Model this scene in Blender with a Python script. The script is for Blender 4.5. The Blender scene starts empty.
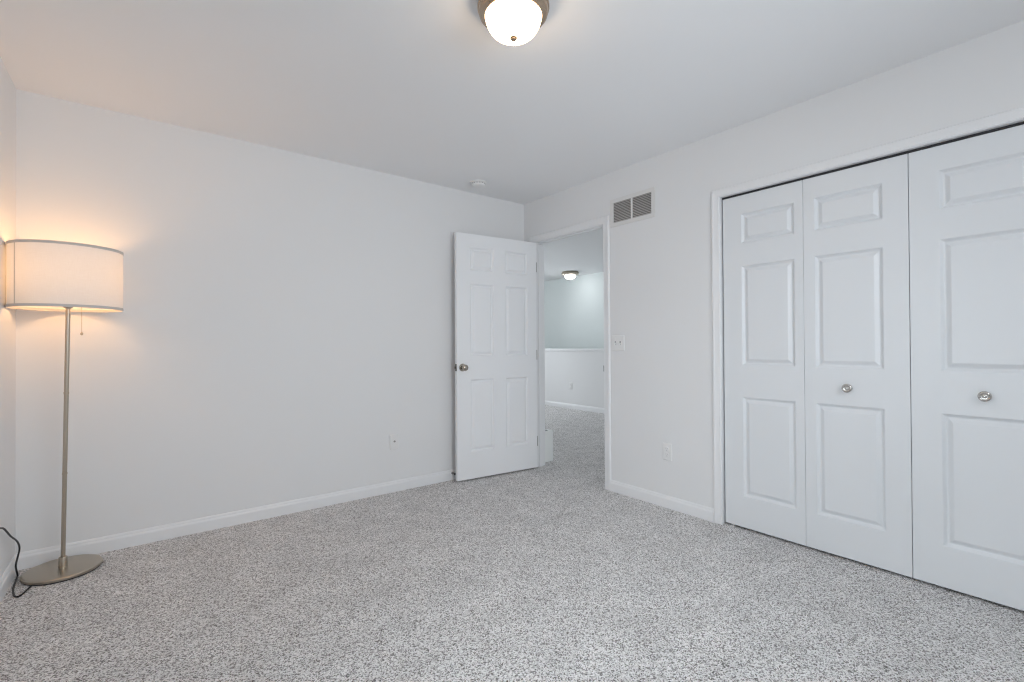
import bpy, bmesh, math, random
from mathutils import Vector, Matrix

S = bpy.context.scene
C = S.collection
PI = math.pi

# ------------------------------------------------------------------ camera
FPX, YAW, PITCH, ROLL, CZ = 476.16, 0.66372, 0.00704, -0.00585, 1.1257
fw = Vector((math.sin(YAW) * math.cos(PITCH), math.cos(YAW) * math.cos(PITCH), math.sin(PITCH)))
rt = Vector((math.cos(YAW), -math.sin(YAW), 0))
up = rt.cross(fw)
rt2 = rt * math.cos(ROLL) + up * math.sin(ROLL)
up2 = up * math.cos(ROLL) - rt * math.sin(ROLL)
cam_d = bpy.data.cameras.new('camera')
cam_d.sensor_width = 36
cam_d.lens = FPX * 36 / 1024
cam_d.clip_start = 0.05
cam = bpy.data.objects.new('camera', cam_d)
C.objects.link(cam)
m3 = Matrix((rt2, up2, -fw)).transposed()
cam.matrix_world = Matrix.Translation((0, 0, CZ)) @ m3.to_4x4()
S.camera = cam

# ------------------------------------------------------------------ view, world, daylight
S.view_settings.view_transform = 'Standard'
S.view_settings.look = 'None'
S.view_settings.gamma = 1
S.view_settings.use_curve_mapping = False
S.view_settings.exposure = 0.0
S.cycles.max_bounces = 14
S.cycles.diffuse_bounces = 10
S.cycles.sample_clamp_indirect = 6
S.cycles.filter_width = 1.2
S.cycles.denoising_prefilter = 'NONE'      # keeps the carpet's fine speckle

w = bpy.data.worlds.new('world')
S.world = w
w.use_nodes = True
w.node_tree.nodes['Background'].inputs[0].default_value = (0.75, 0.87, 1, 1)
w.node_tree.nodes['Background'].inputs[1].default_value = 1.2


def area(name, loc, direction, sx, sy, power, col):
    d = bpy.data.lights.new(name, 'AREA')
    d.shape = 'RECTANGLE'
    d.size, d.size_y = sx, sy
    d.energy = power
    d.color = col
    o = bpy.data.objects.new(name, d)
    C.objects.link(o)
    o.location = loc
    o.rotation_euler = Vector(direction).to_track_quat('-Z', 'Y').to_euler()
    return o


DAY = (0.91, 0.96, 1.0)
# daylight coming in through the windows: in the wall behind the camera, in the left wall, plus one added at the hall's end
area('daylight_front', (1.25, -0.80, 1.50), (0, 1, -0.45), 1.7, 1.35, 42, DAY)
area('daylight_left', (-0.70, 0.75, 1.05), (1, -0.10, -0.52), 1.5, 1.4, 8, (0.86, 0.95, 1.0)).data.spread = math.radians(92)
area('added_hall_daylight', (4.45, 8.75, 1.45), (0, -1, -0.20), 1.8, 1.5, 80, (0.92, 0.97, 1.0))  # added light that brightens the hall from an unseen window

# ------------------------------------------------------------------ dimensions
XL, XR, YB, YF, H = -0.495, 2.851, 3.451, -0.62, 2.44
WT = 0.115                      # wall thickness
XH = XR + WT                    # hall side of the right wall
DJ0, DJ1, DTOP = 2.481, 3.305, 2.055      # bedroom doorway (right and left jamb faces, head)
CJ0, CJ1, CTOP = -0.305, 1.534, 2.034     # closet opening
HX, HX2 = 5.912, 6.672          # half wall in the hall, wall beyond the stairwell
HY0, HY1 = 1.72, 8.6


# ------------------------------------------------------------------ materials
def mat(name, col, rough=0.5, metal=0.0, bump=None, spec=0.5, var=None, emit=None):
    m = bpy.data.materials.new(name)
    m.use_nodes = True
    nt = m.node_tree
    b = nt.nodes['Principled BSDF']
    b.inputs['Base Color'].default_value = (*col, 1)
    b.inputs['Roughness'].default_value = rough
    b.inputs['Metallic'].default_value = metal
    b.inputs['Specular IOR Level'].default_value = spec
    if emit:
        b.inputs['Emission Color'].default_value = (*emit[0], 1)
        b.inputs['Emission Strength'].default_value = emit[1]
    tc = nt.nodes.new('ShaderNodeTexCoord')
    if var:
        n = nt.nodes.new('ShaderNodeTexNoise')
        n.inputs['Scale'].default_value = var[0]
        n.inputs['Detail'].default_value = 3
        r = nt.nodes.new('ShaderNodeMix')
        r.data_type = 'RGBA'
        r.inputs['A'].default_value = (*[c * (1 - var[1]) for c in col], 1)
        r.inputs['B'].default_value = (*[min(1, c * (1 + var[1])) for c in col], 1)
        nt.links.new(tc.outputs['Object'], n.inputs['Vector'])
        nt.links.new(n.outputs['Fac'], r.inputs['Factor'])
        nt.links.new(r.outputs['Result'], b.inputs['Base Color'])
    if bump:
        n = nt.nodes.new('ShaderNodeTexNoise')
        n.inputs['Scale'].default_value = bump[0]
        n.inputs['Detail'].default_value = 4
        p = nt.nodes.new('ShaderNodeBump')
        p.inputs['Strength'].default_value = bump[1]
        p.inputs['Distance'].default_value = bump[2]
        nt.links.new(tc.outputs['Object'], n.inputs['Vector'])
        nt.links.new(n.outputs['Fac'], p.inputs['Height'])
        nt.links.new(p.outputs['Normal'], b.inputs['Normal'])
    return m


M = {}
M['wall'] = mat('wall_paint', (0.80, 0.803, 0.807), 0.75, bump=(220, 0.10, 0.0006), var=(2.0, 0.006), spec=0.3)
M['ceiling'] = mat('ceiling_paint', (0.86, 0.865, 0.875), 0.9, bump=(160, 0.12, 0.0008), var=(3.0, 0.006), spec=0.2)
M['aqua'] = mat('stairwell_aqua', (0.765, 0.815, 0.81), 0.75, bump=(220, 0.10, 0.0006), spec=0.3)  # cooler, greener base colour than the other walls
M['trim'] = mat('trim_paint', (0.83, 0.835, 0.845), 0.38, bump=(60, 0.03, 0.0004))
M['door'] = mat('door_paint', (0.875, 0.885, 0.90), 0.36, bump=(90, 0.04, 0.0004))
M['leaf'] = mat('closet_door_paint', (0.77, 0.79, 0.81), 0.36, bump=(90, 0.04, 0.0004))
M['plastic'] = mat('white_plastic', (0.82, 0.82, 0.815), 0.3, bump=(200, 0.02, 0.0002))
M['smoke'] = mat('detector_plastic', (0.82, 0.82, 0.815), 0.45, bump=(200, 0.02, 0.0002))
M['slot'] = mat('dark_slot', (0.03, 0.03, 0.03), 0.6)
M['slot_grey'] = mat('grey_slot', (0.33, 0.33, 0.33), 0.6)
M['nickel'] = mat('brushed_nickel', (0.50, 0.44, 0.365), 0.30, 1.0, bump=(400, 0.04, 0.0002))
M['satin'] = mat('satin_nickel', (0.60, 0.58, 0.55), 0.20, 1.0, bump=(100, 0.01, 0.0002))
M['bronze'] = mat('warm_satin_nickel', (0.46, 0.36, 0.27), 0.24, 1.0, bump=(300, 0.03, 0.0002))
M['knob'] = mat('dark_nickel', (0.42, 0.39, 0.34), 0.13, 1.0, bump=(100, 0.01, 0.0002))  # darker tone of nickel for the door knob
M['chrome'] = mat('polished_nickel', (0.72, 0.70, 0.67), 0.14, 1.0, bump=(100, 0.01, 0.0002))
M['darkmetal'] = mat('dark_bronze', (0.10, 0.09, 0.08), 0.4, 0.8)
M['hinge'] = mat('hinge_metal', (0.36, 0.35, 0.34), 0.35, 1.0)
M['grille'] = mat('grille_enamel', (0.76, 0.75, 0.735), 0.45)
M['slat'] = mat('grille_enamel_shaded', (0.56, 0.54, 0.52), 0.5)  # frame enamel darkened, shade among the slats put into the colour
M['grille_dark'] = mat('grille_backing_shade', (0.20, 0.19, 0.18), 0.8)  # flat sheet whose dark colour carries the shade of the duct
M['cord'] = mat('black_cord', (0.012, 0.012, 0.013), 0.45)
M['rubber'] = mat('dark_rubber', (0.03, 0.03, 0.035), 0.6)
M['closet'] = mat('closet_interior_shaded', (0.10, 0.10, 0.10), 0.9)  # closet shade put into the wall colour so the gaps read dark
M['box'] = mat('white_card', (0.88, 0.90, 0.89), 0.55)
M['trimcloth'] = mat('shade_trim_tape', (0.58, 0.56, 0.54), 0.8, bump=(900, 0.2, 0.0004))


def emission(name, col, strength):
    m = bpy.data.materials.new(name)
    m.use_nodes = True
    nt = m.node_tree
    nt.nodes.remove(nt.nodes['Principled BSDF'])
    e = nt.nodes.new('ShaderNodeEmission')
    e.inputs[0].default_value = (*col, 1)
    e.inputs[1].default_value = strength
    nt.links.new(e.outputs[0], nt.nodes['Material Output'].inputs[0])
    return m


M['glow'] = emission('lit_frosted_glass', (1.0, 0.71, 0.43), 14.0)
M['hallglow'] = emission('lit_frosted_glass_cool', (0.95, 0.98, 1.0), 23.0)
M['bulb'] = emission('lit_bulb', (1.0, 0.54, 0.22), 52.0)


def shade_mat():
    m = bpy.data.materials.new('linen_shade_fabric')
    m.use_nodes = True
    nt = m.node_tree
    nt.nodes.remove(nt.nodes['Principled BSDF'])
    tc = nt.nodes.new('ShaderNodeTexCoord')
    col = []
    for axis, sc in ((0, (900, 900, 30)), (1, (30, 30, 900))):
        mp = nt.nodes.new('ShaderNodeMapping')
        mp.inputs['Scale'].default_value = sc
        n = nt.nodes.new('ShaderNodeTexNoise')
        n.inputs['Scale'].default_value = 1
        nt.links.new(tc.outputs['Object'], mp.inputs[0])
        nt.links.new(mp.outputs[0], n.inputs['Vector'])
        col.append(n)
    ad = nt.nodes.new('ShaderNodeMath')
    ad.operation = 'ADD'
    nt.links.new(col[0].outputs['Fac'], ad.inputs[0])
    nt.links.new(col[1].outputs['Fac'], ad.inputs[1])
    ra = nt.nodes.new('ShaderNodeMapRange')
    ra.inputs['From Min'].default_value = 0.6
    ra.inputs['From Max'].default_value = 1.4
    mx = nt.nodes.new('ShaderNodeMix')
    mx.data_type = 'RGBA'
    mx.inputs['A'].default_value = (0.84, 0.81, 0.78, 1)
    mx.inputs['B'].default_value = (0.90, 0.88, 0.86, 1)
    nt.links.new(ad.outputs[0], ra.inputs[0])
    nt.links.new(ra.outputs[0], mx.inputs['Factor'])
    d = nt.nodes.new('ShaderNodeBsdfDiffuse')
    t = nt.nodes.new('ShaderNodeBsdfTranslucent')
    s = nt.nodes.new('ShaderNodeMixShader')
    s.inputs[0].default_value = 0.17
    for b in (d, t):
        nt.links.new(mx.outputs['Result'], b.inputs[0])
    nt.links.new(d.outputs[0], s.inputs[1])
    nt.links.new(t.outputs[0], s.inputs[2])
    nt.links.new(s.outputs[0], nt.nodes['Material Output'].inputs[0])
    return m


M['shade'] = shade_mat()


def glass_mat():
    m = bpy.data.materials.new('window_glass')
    m.use_nodes = True
    nt = m.node_tree
    nt.nodes.remove(nt.nodes['Principled BSDF'])
    t = nt.nodes.new('ShaderNodeBsdfTransparent')
    g = nt.nodes.new('ShaderNodeBsdfGlossy')
    g.inputs['Roughness'].default_value = 0.02
    f = nt.nodes.new('ShaderNodeFresnel')
    s = nt.nodes.new('ShaderNodeMixShader')
    nt.links.new(f.outputs[0], s.inputs[0])
    nt.links.new(t.outputs[0], s.inputs[1])
    nt.links.new(g.outputs[0], s.inputs[2])
    nt.links.new(s.outputs[0], nt.nodes['Material Output'].inputs[0])
    return m


M['glass'] = glass_mat()


def carpet_mat():
    m = bpy.data.materials.new('speckled_carpet')
    m.use_nodes = True
    nt = m.node_tree
    N, L = nt.nodes, nt.links
    b = N['Principled BSDF']
    b.inputs['Roughness'].default_value = 0.95
    b.inputs['Specular IOR Level'].default_value = 0.1
    tc = N.new('ShaderNodeTexCoord')
    # tufts: distorted cells, each with its own yarn colour
    ns = N.new('ShaderNodeTexNoise')
    ns.inputs['Scale'].default_value = 140
    vm = N.new('ShaderNodeVectorMath')
    vm.operation = 'SCALE'
    vm.inputs['Scale'].default_value = 0.005
    va = N.new('ShaderNodeVectorMath')
    L.new(tc.outputs['Object'], ns.inputs['Vector'])
    L.new(ns.outputs['Color'], vm.inputs[0])
    L.new(tc.outputs['Object'], va.inputs[0])
    L.new(vm.outputs[0], va.inputs[1])
    vo = N.new('ShaderNodeTexVoronoi')
    vo.inputs['Scale'].default_value = 250
    L.new(va.outputs[0], vo.inputs['Vector'])
    sp = N.new('ShaderNodeSeparateColor')
    L.new(vo.outputs['Color'], sp.inputs[0])
    cr = N.new('ShaderNodeValToRGB')
    e = cr.color_ramp.elements
    e[0].position, e[0].color = 0.0, (0.13, 0.122, 0.117, 1)
    e[1].position, e[1].color = 1.0, (0.97, 0.955, 0.95, 1)
    for p, c in ((0.18, (0.31, 0.295, 0.287)), (0.42, (0.71, 0.692, 0.688)), (0.72, (0.89, 0.872, 0.868))):
        x = e.new(p)
        x.color = (*c, 1)
    L.new(sp.outputs[0], cr.inputs[0])
    # soft broad marks in the pile
    nb = N.new('ShaderNodeTexNoise')
    nb.inputs['Scale'].default_value = 5.5
    nb.inputs['Detail'].default_value = 4
    L.new(tc.outputs['Object'], nb.inputs['Vector'])
    mr = N.new('ShaderNodeMapRange')
    mr.inputs['From Min'].default_value = 0.3
    mr.inputs['From Max'].default_value = 0.7
    mr.inputs['To Min'].default_value = 0.92
    mr.inputs['To Max'].default_value = 1.08
    L.new(nb.outputs['Fac'], mr.inputs[0])
    mu = N.new('ShaderNodeMix')
    mu.data_type = 'RGBA'
    mu.blend_type = 'MULTIPLY'
    mu.inputs['Factor'].default_value = 1
    L.new(cr.outputs[0], mu.inputs['A'])
    L.new(mr.outputs[0], mu.inputs['B'])
    L.new(mu.outputs['Result'], b.inputs['Base Color'])
    nf = N.new('ShaderNodeTexNoise')
    nf.inputs['Scale'].default_value = 420
    nf.inputs['Detail'].default_value = 3
    L.new(tc.outputs['Object'], nf.inputs['Vector'])
    ms = N.new('ShaderNodeMath')
    ms.operation = 'SUBTRACT'
    L.new(nf.outputs['Fac'], ms.inputs[0])
    L.new(vo.outputs['Distance'], ms.inputs[1])
    bp = N.new('ShaderNodeBump')
    bp.inputs['Strength'].default_value = 0.8
    bp.inputs['Distance'].default_value = 0.004
    L.new(ms.outputs[0], bp.inputs['Height'])
    L.new(bp.outputs['Normal'], b.inputs['Normal'])
    return m


M['carpet'] = carpet_mat()


# ------------------------------------------------------------------ mesh helpers
def tag(o, label=None, cat=None, group=None, kind=None):
    for k, v in (('label', label), ('category', cat), ('group', group), ('kind', kind)):
        if v:
            o[k] = v
    return o


def obj(name, bm, m, parent=None, smooth=False, bevel=0.0, seg=2):
    bmesh.ops.recalc_face_normals(bm, faces=bm.faces)
    me = bpy.data.meshes.new(name)
    bm.to_mesh(me)
    bm.free()
    o = bpy.data.objects.new(name, me)
    C.objects.link(o)
    ms = m if isinstance(m, (list, tuple)) else [m]
    for x in ms:
        me.materials.append(x)
    if parent:
        o.parent = parent
    if bevel:
        b = o.modifiers.new('bevel', 'BEVEL')
        b.width = bevel
        b.segments = seg
        b.limit_method = 'ANGLE'
        b.angle_limit = math.radians(40)
    if smooth:
        for p in me.polygons:
            p.use_smooth = True
        try:
            me.set_sharp_from_angle(angle=math.radians(38))
        except Exception:
            pass
    return o


def empty(name, loc, rz=0.0):
    o = bpy.data.objects.new(name, None)
    o.empty_display_size = 0.05
    C.objects.link(o)
    o.location = loc
    o.rotation_euler = (0, 0, rz)
    return o


def box(bm, lo, hi, mi=0):
    vs = [bm.verts.new((x, y, z)) for x in (lo[0], hi[0]) for y in (lo[1], hi[1]) for z in (lo[2], hi[2])]
    for f in ((0, 1, 3, 2), (4, 6, 7, 5), (0, 4, 5, 1), (2, 3, 7, 6), (0, 2, 6, 4), (1, 5, 7, 3)):
        bm.faces.new([vs[i] for i in f]).material_index = mi
    return vs


def lathe(bm, prof, n=48, axis='Z', center=(0, 0, 0), mi=0):
    """Revolve [(radius, along)] about an axis; radius 0 closes to a point."""
    c = Vector(center)

    def pt(r, h, a):
        x, y = r * math.cos(a), r * math.sin(a)
        if axis == 'Z':
            return c + Vector((x, y, h))
        if axis == 'X':
            return c + Vector((h, x, y))
        return c + Vector((x, h, y))
    rings = []
    for r, h in prof:
        if r < 1e-6:
            rings.append([bm.verts.new(pt(0, h, 0))])
        else:
            rings.append([bm.verts.new(pt(r, h, 2 * PI * i / n)) for i in range(n)])
    for a, b in zip(rings, rings[1:]):
        for i in range(n):
            j = (i + 1) % n
            if len(a) == 1 and len(b) == 1:
                continue
            if len(a) == 1:
                f = bm.faces.new((a[0], b[i], b[j]))
            elif len(b) == 1:
                f = bm.faces.new((a[i], b[0], a[j]))
            else:
                f = bm.faces.new((a[i], b[i], b[j], a[j]))
            f.material_index = mi
    return rings


def tube(bm, pts, r, n=12, closed_ends=True):
    pts = [Vector(p) for p in pts]
    prev = None
    rings = []
    for i, p in enumerate(pts):
        t = (pts[min(i + 1, len(pts) - 1)] - pts[max(i - 1, 0)]).normalized()
        a = prev if prev is not None else (Vector((0, 0, 1)) if abs(t.z) < 0.9 else Vector((1, 0, 0)))
        a = (a - t * a.dot(t)).normalized()
        prev = a
        b = t.cross(a)
        rings.append([bm.verts.new(p + (a * math.cos(2 * PI * k / n) + b * math.sin(2 * PI * k / n)) * r) for k in range(n)])
    for u, v in zip(rings, rings[1:]):
        for k in range(n):
            bm.faces.new((u[k], u[(k + 1) % n], v[(k + 1) % n], v[k]))
    if closed_ends:
        bm.faces.new(rings[0])
        bm.faces.new(rings[-1])


def spline(pts, sub=10):
    P = [Vector(p) for p in pts]
    P = [P[0] * 2 - P[1]] + P + [P[-1] * 2 - P[-2]]
    out = []
    for i in range(1, len(P) - 2):
        for k in range(sub):
            t = k / sub
            a, b, c, d = P[i - 1], P[i], P[i + 1], P[i + 2]
            out.append(0.5 * ((2 * b) + (c - a) * t + (2 * a - 5 * b + 4 * c - d) * t * t + (3 * b - a - 3 * c + d) * t ** 3))
    out.append(P[-2])
    return out


def sweep(bm, path, prof, out, cap=True):
    """Extrude a closed profile [(offset, height)] along mitred points; out(i) gives (offset dir, height dir) at point i."""
    rings = []
    for i, p in enumerate(path):
        d, h = out(i)
        rings.append([bm.verts.new(Vector(p) + Vector(d) * a + Vector(h) * b) for a, b in prof])
    n = len(prof)
    for u, v in zip(rings, rings[1:]):
        for k in range(n):
            bm.faces.new((u[k], u[(k + 1) % n], v[(k + 1) % n], v[k]))
    if cap:
        bm.faces.new(rings[0])
        bm.faces.new(rings[-1])


# moulded panel door slab: u along width, v along height, n out of the front face
PROF = ((0.0, 0.0), (0.003, -0.0010), (0.013, -0.0128), (0.017, -0.0140), (0.021, -0.0132), (0.037, -0.0028), (0.040, -0.0018))


def panel_slab(bm, W, Hh, T, rects):
    """Door slab in local coords: x 0..W, z 0..Hh, y 0 (front, -y side) .. T (back)."""
    us = sorted({0.0, W} | {r[0] for r in rects} | {r[1] for r in rects})
    vs = sorted({0.0, Hh} | {r[2] for r in rects} | {r[3] for r in rects})
    for side in (0, 1):
        def P(u, v, d):
            return bm.verts.new((u, (-d) if side == 0 else T + d, v))
        for i in range(len(us) - 1):
            for j in range(len(vs) - 1):
                u0, u1, v0, v1 = us[i], us[i + 1], vs[j], vs[j + 1]
                hit = any(r[0] <= u0 + 1e-6 and r[1] >= u1 - 1e-6 and r[2] <= v0 + 1e-6 and r[3] >= v1 - 1e-6 for r in rects)
                if not hit:
                    bm.faces.new([P(u0, v0, 0), P(u1, v0, 0), P(u1, v1, 0), P(u0, v1, 0)])
        for r in rects:
            prev = None
            for o, d in PROF:
                q = [P(r[0] + o, r[2] + o, d), P(r[1] - o, r[2] + o, d), P(r[1] - o, r[3] - o, d), P(r[0] + o, r[3] - o, d)]
                if prev:
                    for k in range(4):
                        bm.faces.new([prev[k], prev[(k + 1) % 4], q[(k + 1) % 4], q[k]])
                prev = q
            bm.faces.new(prev)
    for a, b in zip(us, us[1:]):
        for v in (0.0, Hh):
            bm.faces.new([bm.verts.new(p) for p in ((a, 0, v), (b, 0, v), (b, T, v), (a, T, v))])
    for a, b in zip(vs, vs[1:]):
        for u in (0.0, W):
            bm.faces.new([bm.verts.new(p) for p in ((u, 0, a), (u, 0, b), (u, T, b), (u, T, a))])
    bmesh.ops.remove_doubles(bm, verts=bm.verts, dist=1e-5)


# ------------------------------------------------------------------ room shell
def struct(name, bm, m, label, cat, **k):
    return tag(obj(name, bm, m, **k), label, cat, kind='structure')


bm = bmesh.new()
box(bm, (XL - WT, YF - WT, -0.12), (XH, YB + WT, 0))
box(bm, (XH, YF - WT, -0.12), (HX, HY1 + WT, 0))
struct('floor', bm, M['carpet'], 'grey speckled cut pile carpet running from the bedroom into the hall', 'carpet')

bm = bmesh.new()
box(bm, (XL - WT, YF - WT, H), (XH, YB + WT, H + 0.12))
box(bm, (XH, YF - WT, H), (HX2 + WT, HY1 + WT, H + 0.12))
struct('ceiling', bm, M['ceiling'], 'flat pale grey ceiling over the bedroom and the hall', 'ceiling')

bm = bmesh.new()
box(bm, (XL - WT, YB, 0), (XR, YB + WT, H))
struct('wall_back', bm, M['wall'], 'plain white wall behind the floor lamp and the open door', 'wall')

bm = bmesh.new()   # wall with the doorway and the closet opening
for y0, y1, z0, z1 in ((YF - WT, CJ0 - 0.012, 0, H), (CJ0 - 0.012, CJ1 + 0.012, CTOP + 0.012, H), (CJ1 + 0.012, DJ0 - 0.016, 0, H), (DJ0 - 0.016, DJ1 + 0.016, DTOP + 0.016, H), (DJ1 + 0.016, HY1 + WT, 0, H)):
    box(bm, (XR, y0, z0), (XH, y1, z1))
bmesh.ops.remove_doubles(bm, verts=bm.verts, dist=1e-5)
struct('wall_right', bm, M['wall'], 'white wall holding the closet doors, the air grille and the doorway', 'wall')

# window openings behind the camera
WF = (0.40, 2.10, 0.85, 2.15)     # front wall window: x0 x1 z0 z1
WL = (0.02, 1.48, 0.32, 1.80)     # left wall window: y0 y1 z0 z1
bm = bmesh.new()
for x0, x1, z0, z1 in ((XL - WT, WF[0], 0, H), (WF[1], XR, 0, H), (WF[0], WF[1], 0, WF[2]), (WF[0], WF[1], WF[3], H)):
    box(bm, (x0, YF - WT, z0), (x1, YF, z1))
struct('wall_front', bm, M['wall'], 'white window wall facing the back wall of the bedroom', 'wall')
bm = bmesh.new()
for y0, y1, z0, z1 in ((YF, WL[0], 0, H), (WL[1], YB, 0, H), (WL[0], WL[1], 0, WL[2]), (WL[0], WL[1], WL[3], H)):
    box(bm, (XL - WT, y0, z0), (XL, y1, z1))
struct('wall_left', bm, M['wall'], 'narrow strip of white wall beside the floor lamp', 'wall')


def window(name, a0, a1, z0, z1, place, label):
    """Frame, meeting rail and pane; place(a, d, z) maps along, depth, height."""
    root = empty(name, place((a0 + a1) / 2, 0.05, z0))
    tag(root, label, 'window', kind='structure')

    def bx(b, p, q):
        P, Q = place(*p), place(*q)
        box(b, [min(x, y) - c for x, y, c in zip(P, Q, root.location)], [max(x, y) - c for x, y, c in zip(P, Q, root.location)])
    b = bmesh.new()
    t = 0.05
    bx(b, (a0, 0.03, z0), (a0 + t, 0.09, z1))
    bx(b, (a1 - t, 0.03, z0), (a1, 0.09, z1))
    bx(b, (a0 + t, 0.03, z1 - t), (a1 - t, 0.09, z1))
    bx(b, (a0 + t, 0.03, z0), (a1 - t, 0.09, z0 + t))
    zm = (z0 + z1) / 2
    bx(b, (a0 + t, 0.035, zm - 0.02), (a1 - t, 0.085, zm + 0.02))
    obj('window_frame', b, M['trim'], root)
    b = bmesh.new()
    bx(b, (a0 + t, 0.058, z0 + t), (a1 - t, 0.062, z1 - t))
    obj('pane', b, M['glass'], root)
    b = bmesh.new()
    bx(b, (a0 - 0.05, -0.03, z0 - 0.025), (a1 + 0.05, 0.03, z0))
    obj('window_sill', b, M['trim'], root)


window('window_1', WF[0], WF[1], WF[2], WF[3], lambda a, d, z: Vector((a, YF - d, z)), 'white framed window in the wall opposite the open door')
window('window_2', WL[0], WL[1], WL[2], WL[3], lambda a, d, z: Vector((XL - d, a, z)), 'white framed window opposite the closet doors')

# closet interior
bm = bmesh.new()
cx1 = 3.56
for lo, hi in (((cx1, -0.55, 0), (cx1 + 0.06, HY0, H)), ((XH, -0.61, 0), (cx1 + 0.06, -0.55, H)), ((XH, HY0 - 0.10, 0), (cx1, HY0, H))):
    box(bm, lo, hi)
struct('wall_closet', bm, M['closet'], 'inner walls of the closet behind the bifold doors, darkened in colour for shade', 'wall')

# hall beyond the doorway
bm = bmesh.new()
box(bm, (HX, HY0, 0), (HX + WT, HY1, 1.02))
struct('wall_hall_half', bm, M['wall'], 'low white half wall across the hall beyond the doorway', 'wall')
bm = bmesh.new()
box(bm, (HX - 0.028, HY0, 1.02), (HX + WT + 0.028, HY1, 1.045))
box(bm, (HX - 0.012, HY0, 0.995), (HX, HY1, 1.02))
struct('trim_hall_cap', bm, M['trim'], 'white painted ledge capping the half wall in the hall', 'ledge', bevel=0.006)
bm = bmesh.new()
box(bm, (HX2, HY0, -1.2), (HX2 + WT, HY1, H))
struct('wall_hall_far', bm, M['aqua'], 'pale aqua wall beyond the half wall, lit by the hall light', 'wall')
bm = bmesh.new()
box(bm, (HX, HY0 - 0.0, -1.3), (HX2 + WT, HY1 + WT, -1.2))
box(bm, (HX - 0.05, HY0, -1.2), (HX, HY1, -0.12))
struct('floor_stairwell', bm, M['carpet'], 'carpeted bottom of the stairwell behind the half wall', 'floor')
WH = (3.55, 5.35, 0.75, 2.15)  # opening for the added hall window
bm = bmesh.new()
for x0, x1, z0, z1 in ((XH, WH[0], 0, H), (WH[1], HX2 + WT, -1.2, H), (WH[0], WH[1], 0, WH[2]), (WH[0], WH[1], WH[3], H)):
    box(bm, (x0, HY1, z0), (x1, HY1 + WT, z1))
struct('wall_hall_end', bm, M['wall'], 'white wall at the end of the hall around the added window', 'wall')
window('added_window_3', WH[0], WH[1], WH[2], WH[3], lambda a, d, z: Vector((a, HY1 + d, z)), 'white framed window added at the unseen end of the hall')  # unseen window added to light the hall
bm = bmesh.new()
box(bm, (cx1 + 0.06, HY0 - WT, -0.1), (HX2 + WT, HY0, H))
struct('wall_hall_side', bm, M['wall'], 'white side wall of the hall past the closet', 'wall')

# baseboards: profile (offset from wall, height)
BASE = ((0, 0), (0.013, 0), (0.013, 0.058), (0.0115, 0.064), (0.0085, 0.069), (0.0075, 0.076), (0.004, 0.083), (0, 0.084))


def baseboard(name, p0, p1, out, label):
    b = bmesh.new()
    sweep(b, [p0, p1], BASE, lambda i: (out, (0, 0, 1)))
    return struct(name, b, M['trim'], label, 'baseboard')


baseboard('baseboard_back', (XL, YB, 0), (XR, YB, 0), (0, -1, 0), 'white baseboard along the foot of the back wall')
baseboard('baseboard_left', (XL, YF, 0), (XL, YB - 0.013, 0), (1, 0, 0), 'white baseboard beside the lamp base and black cord')
baseboard('baseboard_right', (XR, CJ1 + 0.0515, 0), (XR, DJ0 - 0.063, 0), (-1, 0, 0), 'short white baseboard between doorway and closet')
baseboard('baseboard_corner', (XR, DJ1 + 0.06, 0), (XR, YB - 0.013, 0), (-1, 0, 0), 'short white baseboard in the corner behind the open door')
baseboard('baseboard_front', (XL + 0.013, YF, 0), (XR, YF, 0), (0, 1, 0), 'white baseboard under the window facing the back wall')
baseboard('baseboard_hall', (HX, HY0, 0), (HX, HY1, 0), (-1, 0, 0), 'white baseboard along the half wall in the hall')
baseboard('baseboard_hall_near', (XH, DJ1 + 0.065, 0), (XH, HY1, 0), (1, 0, 0), 'white baseboard on the hall side of the bedroom wall')

# casing profile: (across from opening, out of wall)
CAS = ((0, 0), (0, 0.007), (0.005, 0.009), (0.011, 0.008), (0.016, 0.0085), (0.036, 0.0110), (0.043, 0.0130), (0.052, 0.0130), (0.0580, 0.008), (0.0590, 0))


def casing(b, y0, y1, ztop, x, nx, prof=CAS):
    path = [(x, y0, 0), (x, y0, ztop), (x, y1, ztop), (x, y1, 0)]
    dirs = [(0, -1, 0), (0, -1, 1), (0, 1, 1), (0, 1, 0)]
    sweep(b, path, prof, lambda i: (dirs[i], (nx, 0, 0)))


# door frame: jambs with stops + casings on both sides
bm = bmesh.new()
JT = 0.016
for lo, hi in (((XR - 0.001, DJ0 - JT, 0), (XH + 0.001, DJ0, DTOP)), ((XR - 0.001, DJ1, 0), (XH + 0.001, DJ1 + JT, DTOP)),
               ((XR - 0.001, DJ0 - JT, DTOP), (XH + 0.001, DJ1 + JT, DTOP + JT)),
               ((XR + 0.040, DJ0, 0), (XR + 0.075, DJ0 + 0.010, DTOP - 0.010)), ((XR + 0.040, DJ1 - 0.010, 0), (XR + 0.075, DJ1, DTOP - 0.010)),
               ((XR + 0.040, DJ0, DTOP - 0.010), (XR + 0.075, DJ1, DTOP))):
    box(bm, lo, hi)
casing(bm, DJ0 - 0.004, DJ1 + 0.004, DTOP + 0.004, XR, -1)
casing(bm, DJ0 - 0.004, DJ1 + 0.004, DTOP + 0.004, XH, 1)
frame = struct('trim_doorway', bm, M['trim'], 'white casing and jambs around the open doorway to the hall', 'door frame')
bm = bmesh.new()
box(bm, (XR + 0.004, DJ0 - 0.001, 0.90), (XR + 0.036, DJ0 + 0.0016, 0.965))
box(bm, (XR - 0.0065, DJ0 - 0.0060, 0.910), (XR + 0.004, DJ0 + 0.0016, 0.957))
sp = obj('strike_plate', bm, M['darkmetal'], frame, bevel=0.0006)
sp['label'] = 'small dark metal strike plate'

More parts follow.
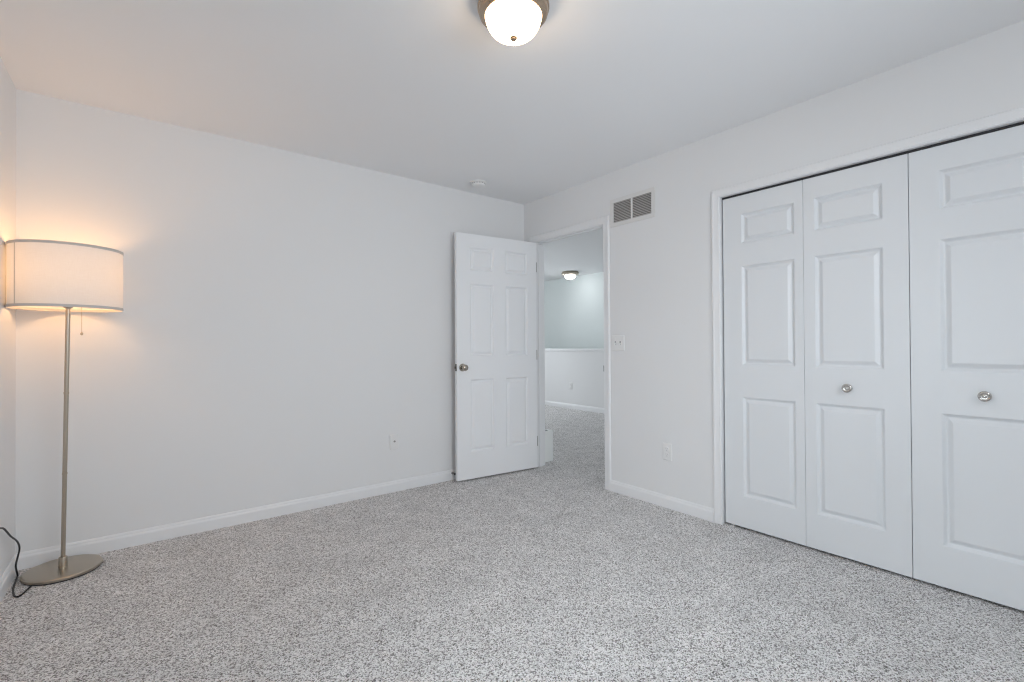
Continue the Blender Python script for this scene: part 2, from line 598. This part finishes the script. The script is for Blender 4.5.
# closet frame
bm = bmesh.new()
for lo, hi in (((XR - 0.001, CJ0 - 0.012, 0), (XH, CJ0, CTOP)), ((XR - 0.001, CJ1, 0), (XH, CJ1 + 0.012, CTOP)), ((XR - 0.001, CJ0 - 0.012, CTOP), (XH, CJ1 + 0.012, CTOP + 0.012))):
    box(bm, lo, hi)
casing(bm, CJ0 - 0.002, CJ1 + 0.002, CTOP + 0.002, XR, -1, [(a * 0.84, b) for a, b in CAS])
cf = struct('trim_closet', bm, M['trim'], 'white casing around the wide closet opening', 'door frame')
bm = bmesh.new()
box(bm, (XR + 0.024, CJ0 + 0.002, CTOP - 0.010), (XR + 0.046, CJ1 - 0.002, CTOP))
o = obj('bifold_track', bm, M['rubber'], cf)
o['label'] = 'dark sliding track over the closet doors'

# ------------------------------------------------------------------ open six panel door
DW, DT = 0.801, 0.035
hx, hy = 2.834, 3.2635
ang = math.atan2(3.335 - 3.2635, 2.020 - 2.834)           # direction hinge -> free edge
door = empty('door_1', (hx, hy, 0.014), ang - PI)
tag(door, 'white six panel door standing open against the back wall', 'door', kind='structure')
# local: +x points from the free edge to the hinge; origin at hinge, slab from x=-DW to 0, front at y=0, back at y=+DT
rects = []
for v0, v1 in ((0.221, 0.824), (1.012, 1.620), (1.726, 1.925)):
    rects.append((0.124, 0.354, v0, v1))
    rects.append((0.470, 0.706, v0, v1))
bm = bmesh.new()
panel_slab(bm, DW, 2.032, DT, rects)
bmesh.ops.translate(bm, verts=bm.verts, vec=(-DW, 0, 0))
o = obj('slab', bm, M['door'], door)


def knob_bm(s=1.0):
    b = bmesh.new()
    lathe(b, [(0, 0.002), (0.031, 0.0), (0.032, -0.004), (0.028, -0.009), (0.014, -0.012), (0.011, -0.018), (0.011, -0.028),
              (0.017, -0.033), (0.0245, -0.041), (0.0265, -0.050), (0.024, -0.058), (0.016, -0.064), (0.007, -0.0655), (0, -0.0655)], 40, 'Y')
    return b


for side in (0, 1):
    b = knob_bm()
    o = obj('door_knob', b, M['knob'], door, smooth=True)
    o['label'] = 'polished nickel round door knob'
    o.location = (-0.750, 0, 0.924)
    if side:
        o.location = (-0.750, DT, 0.924)
        o.rotation_euler = (0, 0, PI)
        o.scale = (1, 0.93, 1)
bm = bmesh.new()
box(bm, (-DW - 0.0015, 0.004, 0.895), (-DW + 0.001, 0.029, 0.953))
box(bm, (-DW - 0.010, 0.012, 0.915), (-DW, 0.023, 0.933))
o = obj('latch', bm, M['darkmetal'], door, bevel=0.0008)
o['label'] = 'dark latch plate on the door edge'
for z in (0.192, 0.972, 1.765):
    b = bmesh.new()
    box(b, (0.0, -0.001, z), (0.0065, 0.034, z + 0.089))
    tube(b, [(0.005, 0.040, z), (0.005, 0.040, z + 0.089)], 0.006, 12)
    o = obj('hinge', b, M['hinge'], door)
    o['label'] = 'metal butt hinge'

# spring door stop on the baseboard behind the free edge
ds = empty('door_stop', (2.050, YB - 0.013, 0.058))
tag(ds, 'small dark tipped spring door stop on the baseboard by the door', 'door stop')
b = bmesh.new()
lathe(b, [(0, 0.0), (0.010, 0.0), (0.010, -0.004), (0.006, -0.006), (0, -0.006)], 20, 'Y')
obj('base', b, M['hinge'], ds)
b = bmesh.new()
tube(b, [(0.0045 * math.cos(a), -0.005 - 0.038 * k / 150, 0.0045 * math.sin(a)) for k in range(151) for a in [2 * PI * 10 * k / 150]], 0.0011, 6)
obj('spring', b, M['hinge'], ds, smooth=True)
b = bmesh.new()
lathe(b, [(0, -0.041), (0.008, -0.041), (0.0085, -0.047), (0.007, -0.054), (0, -0.055)], 20, 'Y')
o = obj('tip', b, M['rubber'], ds, smooth=True)
o['label'] = 'dark rubber tip'

# ------------------------------------------------------------------ bifold closet doors
LX = XR + 0.018              # front face of the leaves
LW, LH, LT = 0.4535, 2.006, 0.030
LZ = 0.014


def leaf_bm(a, b_):
    """Leaf seen from the room: local x 0..LW to the viewer's right, front face y=0 (towards -y)."""
    b = bmesh.new()
    panel_slab(b, LW, LH, LT, [(a, LW - b_, v0 - LZ, v1 - LZ) for v0, v1 in ((0.200, 0.802), (0.990, 1.594), (1.727, 1.909))])
    return b


def bifold(name, y_left, knob_leaf, insets, label):
    # local frame: x -> -Y world (viewer's right), y -> +X world (into the closet)
    root = empty(name, (LX, y_left, LZ), -PI / 2)
    tag(root, label, 'closet door', kind='structure')
    for k in (0, 1):
        o = obj('leaf', leaf_bm(*insets[k]), M['leaf'], root, bevel=0.0015, seg=1)
        o.location = (k * (LW + 0.0018), 0, 0)
        b = bmesh.new()
        lathe(b, [(0, 0.001), (0.019, 0.0), (0.019, -0.002), (0.010, -0.004), (0.0085, -0.009), (0.012, -0.013), (0.020, -0.017), (0.0222, -0.021), (0.0222, -0.0235), (0.020, -0.0265), (0.0165, -0.0275), (0.0145, -0.0262), (0.009, -0.0258), (0.007, -0.0275), (0, -0.0285)], 40, 'Y')
        if k != knob_leaf:
            b.free()
        else:
            kn = obj('knob', b, M['satin'], o, smooth=True)
            kn['label'] = 'round polished nickel knob'
            kn.location = (0.203 if knob_leaf else 0.2515, 0, 0.891 - LZ)
        b = bmesh.new()
        px = 0.045 if k == 0 else LW - 0.030
        lathe(b, [(0, LH - 0.01), (0.004, LH - 0.01), (0.004, LH + 0.014), (0.0025, LH + 0.018), (0, LH + 0.018)], 12, 'Z', (px, 0.016, 0))
        o2 = obj('pivot_pin', b, M['plastic'], o)
    b = bmesh.new()
    hx_ = 0.045 if knob_leaf else 2 * LW - 0.045
    box(b, (hx_ - 0.012, -0.004, -0.0135), (hx_ + 0.012, 0.026, -0.010))
    box(b, (hx_ - 0.004, 0.008, -0.010), (hx_ + 0.004, 0.020, 0.004))
    o = obj('floor_bracket', b, M['plastic'], root)
    return root


bifold('door_2', CJ1 - 0.010, 1, ((0.112, 0.043), (0.053, 0.098)), 'white bifold closet door, two narrow panelled leaves, knob nearest the doorway')
bifold('door_3', 0.6125, 0, ((0.107, 0.045), (0.050, 0.108)), 'white bifold closet door farthest from the doorway, running out of frame')

# ------------------------------------------------------------------ wall fittings
# return air grille: local x right (-Y world), y into wall (+X), z up
g = empty('air_grille', (XR, 2.2045, 2.121), -PI / 2)
tag(g, 'white return air grille with two slatted openings above doorway edge', 'vent')
GW, GH, GF = 0.170, 0.076, 0.030
b = bmesh.new()
ow, oh = GW + GF, GH + GF
for lo, hi in (((-ow, -0.007, GH), (ow, 0, oh)), ((-ow, -0.007, -oh), (ow, 0, -GH)), ((-ow, -0.007, -GH), (-GW, 0, GH)), ((GW, -0.007, -GH), (ow, 0, GH)), ((-0.008, -0.007, -GH), (0.008, 0, GH))):
    box(b, lo, hi)
bmesh.ops.remove_doubles(b, verts=b.verts, dist=1e-5)
obj('frame', b, M['grille'], g, bevel=0.003)
b = bmesh.new()
n = 13
for i in range(n):
    z = -GH + (i + 0.5) * 2 * GH / n
    for x0, x1 in ((-GW, -0.008), (0.008, GW)):
        vs = [b.verts.new(p) for p in ((x0, -0.0055, z - 0.0036), (x1, -0.0055, z - 0.0036), (x1, -0.0010, z + 0.0024), (x0, -0.0010, z + 0.0024))]
        f = b.faces.new(vs)
        r = bmesh.ops.extrude_face_region(b, geom=[f])
        bmesh.ops.translate(b, verts=[v for v in r['geom'] if isinstance(v, bmesh.types.BMVert)], vec=(0, -0.0004, 0.0008))
obj('slats', b, M['slat'], g)
b = bmesh.new()
box(b, (-GW, -0.0006, -GH), (GW, -0.0001, GH))
o = obj('backing', b, M['grille_dark'], g)
o['label'] = 'dark sheet behind the slats, coloured as duct shade'


def plate_bm(w_, h_, t=0.0055):
    b = bmesh.new()
    prev = None
    for ins, d in ((0, 0), (0, -t * 0.45), (0.002, -t * 0.85), (0.005, -t)):
        q = [b.verts.new((sx * (w_ / 2 - ins), d, sz * (h_ / 2 - ins))) for sx, sz in ((-1, -1), (1, -1), (1, 1), (-1, 1))]
        if prev:
            for k in range(4):
                b.faces.new([prev[k], prev[(k + 1) % 4], q[(k + 1) % 4], q[k]])
        else:
            b.faces.new(q)
        prev = q
    b.faces.new(prev)
    return b


def screw(parent, x, z, y=-0.0055):
    b = bmesh.new()
    lathe(b, [(0, y + 0.001), (0.0032, y + 0.001), (0.0030, y - 0.0008), (0, y - 0.0012)], 14, 'Y', (x, 0, z))
    return obj('screw', b, M['plastic'], parent)


# double toggle switch
s = empty('light_switch', (XR, 2.341, 1.131), -PI / 2)
tag(s, 'white two toggle light switch beside the doorway casing', 'light switch')
obj('plate', plate_bm(0.116, 0.116), M['plastic'], s)
for x in (-0.023, 0.023):
    b = bmesh.new()
    box(b, (x - 0.006, -0.0062, -0.013), (x + 0.006, -0.005, 0.013))
    o = obj('toggle_slot', b, M['slot_grey'], s)
    b = bmesh.new()
    vs = [(x - 0.0045, -0.005, -0.008), (x + 0.0045, -0.005, -0.008), (x + 0.0045, -0.005, 0.004), (x - 0.0045, -0.005, 0.004),
          (x - 0.0035, -0.019, -0.014), (x + 0.0035, -0.019, -0.014), (x + 0.0035, -0.017, -0.007), (x - 0.0035, -0.017, -0.007)]
    v = [b.verts.new(p) for p in vs]
    for f in ((0, 1, 2, 3), (4, 5, 6, 7), (0, 1, 5, 4), (1, 2, 6, 5), (2, 3, 7, 6), (3, 0, 4, 7)):
        b.faces.new([v[i] for i in f])
    obj('toggle', b, M['plastic'], s)
    for z in (-0.030, 0.030):
        screw(s, x, z)


def outlet(loc, rz, label):
    r = empty('wall_outlet', loc, rz)
    tag(r, label, 'outlet')
    obj('plate', plate_bm(0.071, 0.116), M['plastic'], r)
    for z in (-0.0195, 0.0195):
        b = bmesh.new()
        lathe(b, [(0, -0.0045), (0.0165, -0.0045), (0.0165, -0.0075), (0.0155, -0.0082), (0, -0.0082)], 28, 'Y', (0, 0, z))
        rc = obj('receptacle', b, M['plastic'], r)
        for p, q in (((-0.0075, z + 0.001), (0.0016, 0.0085)), ((0.0055, z + 0.001), (0.0016, 0.0070)), ((-0.002, z - 0.010), (0.0042, 0.0042))):
            b = bmesh.new()
            box(b, (p[0], -0.0086, p[1]), (p[0] + q[0], -0.0080, p[1] + q[1]))
            obj('socket_slot', b, M['slot_grey'], rc)
    screw(r, 0, 0)
    return r


outlet((XR, 1.922, 0.383), -PI / 2, 'white duplex outlet low on the wall between doorway and closet')
outlet((HX, 5.90, 0.395), -PI / 2, 'small white outlet on the half wall in the hall')
outlet((XL, 2.72, 0.36), PI / 2, 'white outlet on the wall beside the floor lamp')

# cable plate on the back wall
r = empty('cable_wall_plate', (1.540, YB, 0.381), 0)
tag(r, 'small white plate with one cable socket on the back wall', 'wall plate')
obj('plate', plate_bm(0.071, 0.116, 0.0110), M['plastic'], r, bevel=0.004)
b = bmesh.new()
lathe(b, [(0, -0.010), (0.0075, -0.010), (0.0075, -0.014), (0.0055, -0.0145), (0.0055, -0.022), (0.0035, -0.022), (0.0035, -0.017), (0, -0.017)], 24, 'Y', (0, 0, 0.006))
o = obj('socket', b, M['hinge'], r)
o['label'] = 'threaded metal cable socket'
for z in (-0.042, 0.042):
    screw(r, 0, z, -0.0110)

# smoke detector
sd = empty('smoke_detector', (2.163, 3.196, H))
tag(sd, 'round white smoke detector on the ceiling near the far corner', 'smoke detector')
b = bmesh.new()
lathe(b, [(0, 0), (0.066, 0), (0.066, -0.009), (0.062, -0.011), (0, -0.011)], 48)
obj('base', b, M['smoke'], sd, smooth=True)
b = bmesh.new()
lathe(b, [(0, -0.010), (0.054, -0.010), (0.056, -0.013), (0.056, -0.020), (0.052, -0.029), (0.044, -0.034), (0.020, -0.036), (0, -0.036)], 48)
cv = obj('cover', b, M['smoke'], sd, smooth=True)
b = bmesh.new()
for k in range(16):
    a = 2 * PI * k / 16
    ca, sa = math.cos(a), math.sin(a)
    q = [(0.0545, -0.006), (0.0545, 0.006), (0.0568, 0.006), (0.0568, -0.006)]
    lo = [b.verts.new((x * ca - y * sa, x * sa + y * ca, -0.0135)) for x, y in q]
    hi = [b.verts.new((x * ca - y * sa, x * sa + y * ca, -0.0185)) for x, y in q]
    b.faces.new(lo)
    b.faces.new(hi)
    for i in range(4):
        b.faces.new((lo[i], lo[(i + 1) % 4], hi[(i + 1) % 4], hi[i]))
obj('sensor_slots', b, M['slot_grey'], cv)


# flush ceiling lights
def flush_light(name, loc, k, glow, label, metal, R=0.109, D=0.092):
    r = empty(name, loc)
    tag(r, label, 'ceiling light')
    b = bmesh.new()
    pr = [(0, 0), (0.128, 0), (0.130, -0.006), (0.136, -0.012), (0.1375, -0.020), (0.1375, -0.029), (0.134, -0.032), (0.1335, -0.041), (0.131, -0.050), (R + 0.013, -0.0575), (R + 0.0005, -0.060), (R + 0.0005, -0.012), (0, -0.012)]
    lathe(b, [(q * k, h * k) for q, h in pr], 72)
    obj('pan', b, metal, r, smooth=True)
    b = bmesh.new()
    pr = [(R, -0.020)] + [(R * math.cos(t * PI / 2 / 16) ** 0.66, -0.046 - D * math.sin(t * PI / 2 / 16)) for t in range(0, 16)] + [(0, -0.046 - D)]
    lathe(b, [(q * k, h * k) for q, h in pr], 72)
    gl = obj('glass_bowl', b, glow, r, smooth=True)
    gl['label'] = 'lit frosted glass bowl'
    b = bmesh.new()
    z = -0.046 - D
    pr = [(0, z + 0.004), (0.013, z + 0.002), (0.014, z - 0.002), (0.010, z - 0.004), (0.011, z - 0.008), (0.007, z - 0.012), (0, z - 0.013)]
    lathe(b, [(q * k, h * k) for q, h in pr], 24)
    obj('finial', b, metal, r, smooth=True)
    return r


flush_light('ceiling_light', (1.130, 1.424, H), 1.0, M['glow'], 'lit flush ceiling light with nickel rim and frosted bowl overhead in the bedroom', M['bronze'])
flush_light('ceiling_light', (6.19, 6.18, H), 1.15, M['hallglow'], 'small lit flush ceiling light seen through the doorway in the hall', M['nickel'], 0.088, 0.066)

flush_light('ceiling_light', (4.35, 2.75, H), 1.15, M['hallglow'], 'lit flush ceiling light added to brighten the hall, hidden behind the closet wall', M['nickel'], 0.088, 0.066)  # unseen lamp added to light the half wall from the front

# white box in the hall just past the jamb
bxr = empty('storage_box', (3.045, 3.42, 0))
tag(bxr, 'slim white box standing on the carpet just outside the doorway', 'box')
b = bmesh.new()
x0, x1, y0, y1, h_, t_ = -0.06, 0.103, -0.03, 0.035, 0.295, 0.004
box(b, (x0, y0, 0), (x1, y1, t_))
for lo, hi in (((x0, y0, t_), (x1, y0 + t_, h_)), ((x0, y1 - t_, t_), (x1, y1, h_)), ((x0, y0 + t_, t_), (x0 + t_, y1 - t_, h_)), ((x1 - t_, y0 + t_, t_), (x1, y1 - t_, h_))):
    box(b, lo, hi)
obj('body', b, M['box'], bxr)
b = bmesh.new()
box(b, (x0 + t_, y0 + t_, h_ - 0.012), (x1 - t_, y1 - t_, h_ - 0.004))
lid = obj('lid', b, M['box'], bxr)
b = bmesh.new()
box(b, (0.005, -0.012, h_ - 0.0042), (0.060, 0.016, h_ - 0.0034))
o = obj('handle_slot', b, M['slot'], lid)
o['label'] = 'dark opening in the top'

# ------------------------------------------------------------------ floor lamp
BX, BY = -0.303, 3.280
TX, TY = -0.280, 3.222
lamp = empty('floor_lamp', (BX, BY, 0))
tag(lamp, 'lit brushed nickel floor lamp with round linen drum shade in the corner', 'floor lamp')
b = bmesh.new()
lathe(b, [(0, 0.005), (0.147, 0.005), (0.1515, 0.008), (0.152, 0.012), (0.151, 0.018), (0.147, 0.0215), (0.142, 0.0225), (0.020, 0.025), (0, 0.025)], 96)
base = obj('base', b, M['nickel'], lamp, smooth=True)
b = bmesh.new()
lathe(b, [(0, 0.0005), (0.1455, 0.0005), (0.147, 0.003), (0.147, 0.0052), (0, 0.0052)], 96)
o = obj('base_disc', b, M['rubber'], base, smooth=True)  # thin black disc beneath the base
o['label'] = 'thin black disc under the base'
b = bmesh.new()
lathe(b, [(0, 0.022), (0.0175, 0.022), (0.0175, 0.070), (0.0165, 0.073), (0.010, 0.074), (0, 0.074)], 32)
obj('collar', b, M['nickel'], lamp, smooth=True)
ZB, ZS = 0.07, 1.325


def on_pole(z):
    t = (z - ZB) / (ZS - ZB)
    return Vector(((TX - BX) * t, (TY - BY) * t, z))


b = bmesh.new()
tube(b, [on_pole(z) for z in (0.06, 0.4, 0.8, 1.2, 1.36)], 0.0092, 24)
pole = obj('pole', b, M['nickel'], lamp, smooth=True)
for z in (0.493, 0.896):
    b = bmesh.new()
    lathe(b, [(0.0090, -0.006), (0.0106, -0.005), (0.0106, -0.001), (0.0098, 0), (0.0106, 0.001), (0.0106, 0.005), (0.0090, 0.006)], 28)
    o = obj('joint_ring', b, M['nickel'], pole, smooth=True)
    o.location = on_pole(z)
tx, ty = TX - BX, TY - BY
b = bmesh.new()
lathe(b, [(0, 1.318), (0.010, 1.316), (0.019, 1.322), (0.020, 1.330), (0.014, 1.338), (0.010, 1.345), (0.010, 1.385), (0, 1.385)], 32, 'Z', (tx, ty, 0))
obj('cup', b, M['nickel'], lamp, smooth=True)
SR, SZ0, SZ1 = 0.212, 1.313, 1.614
# two sockets with bulbs
for sgn in (-1, 1):
    b = bmesh.new()
    p0 = Vector((tx, ty, 1.365))
    p1 = p0 + Vector((0.030 * sgn, 0.012 * sgn, 0.012))
    p2 = p0 + Vector((0.055 * sgn, 0.022 * sgn, 0.045))
    tube(b, [p0, p1, p2], 0.009, 16)
    tube(b, [p2, p2 + Vector((0.010 * sgn, 0.004 * sgn, 0.035))], 0.0165, 20)
    sk = obj('socket', b, M['nickel'], lamp, smooth=True)
    b = bmesh.new()
    lathe(b, [(0, 0), (0.013, 0.002), (0.014, 0.012), (0.024, 0.030), (0.029, 0.045), (0.027, 0.060), (0.018, 0.072), (0, 0.077)], 24, 'Z', p2 + Vector((0.010 * sgn, 0.004 * sgn, 0.033)))
    o = obj('bulb', b, M['bulb'], sk, smooth=True)
    o['label'] = 'glowing warm bulb'
b = bmesh.new()
n = 128
lo = [b.verts.new((tx + SR * math.cos(2 * PI * k / n), ty + SR * math.sin(2 * PI * k / n), SZ0)) for k in range(n)]
hi = [b.verts.new((tx + SR * math.cos(2 * PI * k / n), ty + SR * math.sin(2 * PI * k / n), SZ1)) for k in range(n)]
for k in range(n):
    b.faces.new((lo[k], lo[(k + 1) % n], hi[(k + 1) % n], hi[k]))
shade = obj('lamp_shade', b, M['shade'], lamp, smooth=True)
shade['label'] = 'glowing off white linen drum shade'
for za, zb in ((SZ0 - 0.001, SZ0 + 0.012), (SZ1 - 0.012, SZ1 + 0.001)):
    b = bmesh.new()
    lathe(b, [(SR - 0.0015, za), (SR + 0.0012, za), (SR + 0.0016, (za + zb) / 2), (SR + 0.0012, zb), (SR - 0.0015, zb), (SR - 0.0015, za)], 128, 'Z', (tx, ty, 0))
    obj('shade_trim', b, M['trimcloth'], shade, smooth=True)
# seam: overlapping fabric strip where the shade is joined, towards the left wall
b = bmesh.new()
SEAM = math.radians(218)
a0, a1 = SEAM - 0.012, SEAM + 0.012
ring = []
for rr in (SR + 0.0002, SR + 0.0014):
    for a in (a0, a1):
        for z in (SZ0 + 0.008, SZ1 - 0.008):
            ring.append(b.verts.new((tx + rr * math.cos(a), ty + rr * math.sin(a), z)))
for f in ((0, 1, 3, 2), (4, 6, 7, 5), (0, 4, 5, 1), (2, 3, 7, 6), (0, 2, 6, 4), (1, 5, 7, 3)):
    b.faces.new([ring[i] for i in f])
obj('shade_seam', b, M['trimcloth'], shade)
# spider holding the shade
b = bmesh.new()
tube(b, [(tx, ty, 1.38), (tx, ty, 1.590)], 0.004, 10)
for k in range(3):
    a = 2 * PI * k / 3 + 0.5
    tube(b, [(tx, ty, 1.585), (tx + (SR - 0.001) * math.cos(a), ty + (SR - 0.001) * math.sin(a), 1.605)], 0.002, 8)
obj('shade_spider', b, M['nickel'], shade)
# pull chain
cxn, cyn = -0.229 - BX, 3.215 - BY
b = bmesh.new()
tube(b, [(cxn - 0.02, cyn, 1.40), (cxn - 0.004, cyn, 1.396), (cxn, cyn, 1.385), (cxn, cyn, 1.195)], 0.0011, 8)
ch = obj('pull_chain', b, M['nickel'], lamp)
b = bmesh.new()
lathe(b, [(0, 0.012), (0.002, 0.011), (0.0055, 0.004), (0.006, 0), (0.0045, -0.005), (0, -0.0065)], 16, 'Z', (cxn, cyn, 1.190))
o = obj('chain_pull', b, M['nickel'], ch, smooth=True)
# cord
P = [(-0.475, 2.72, 0.381), (-0.466, 2.76, 0.390), (-0.466, 2.85, 0.382), (-0.468, 2.957, 0.353), (-0.469, 3.033, 0.326), (-0.470, 3.167, 0.254), (-0.470, 3.29, 0.196), (-0.470, 3.352, 0.158), (-0.470, 3.377, 0.124),
     (-0.470, 3.335, 0.100), (-0.470, 3.288, 0.076), (-0.4705, 3.31, 0.040), (-0.4705, 3.335, 0.010), (-0.4695, 3.303, 0.0045), (-0.466, 3.22, 0.0042), (-0.458, 3.145, 0.0042), (-0.445, 3.085, 0.0042), (-0.432, 3.068, 0.0042), (-0.420, 3.084, 0.0042), (-0.402, 3.164, 0.0042), (-0.395, 3.18, 0.0042)]
b = bmesh.new()
tube(b, [Vector(p) - Vector((BX, BY, 0)) for p in spline(P, 8)], 0.0038, 10)
cd = obj('cord', b, M['cord'], lamp, smooth=True)
cd['label'] = 'black power cord'
b = bmesh.new()
tube(b, [Vector((XL + 0.009, 2.72, 0.381)) - Vector((BX, BY, 0)), Vector((XL + 0.030, 2.72, 0.381)) - Vector((BX, BY, 0))], 0.011, 16)
obj('plug', b, M['cord'], cd)
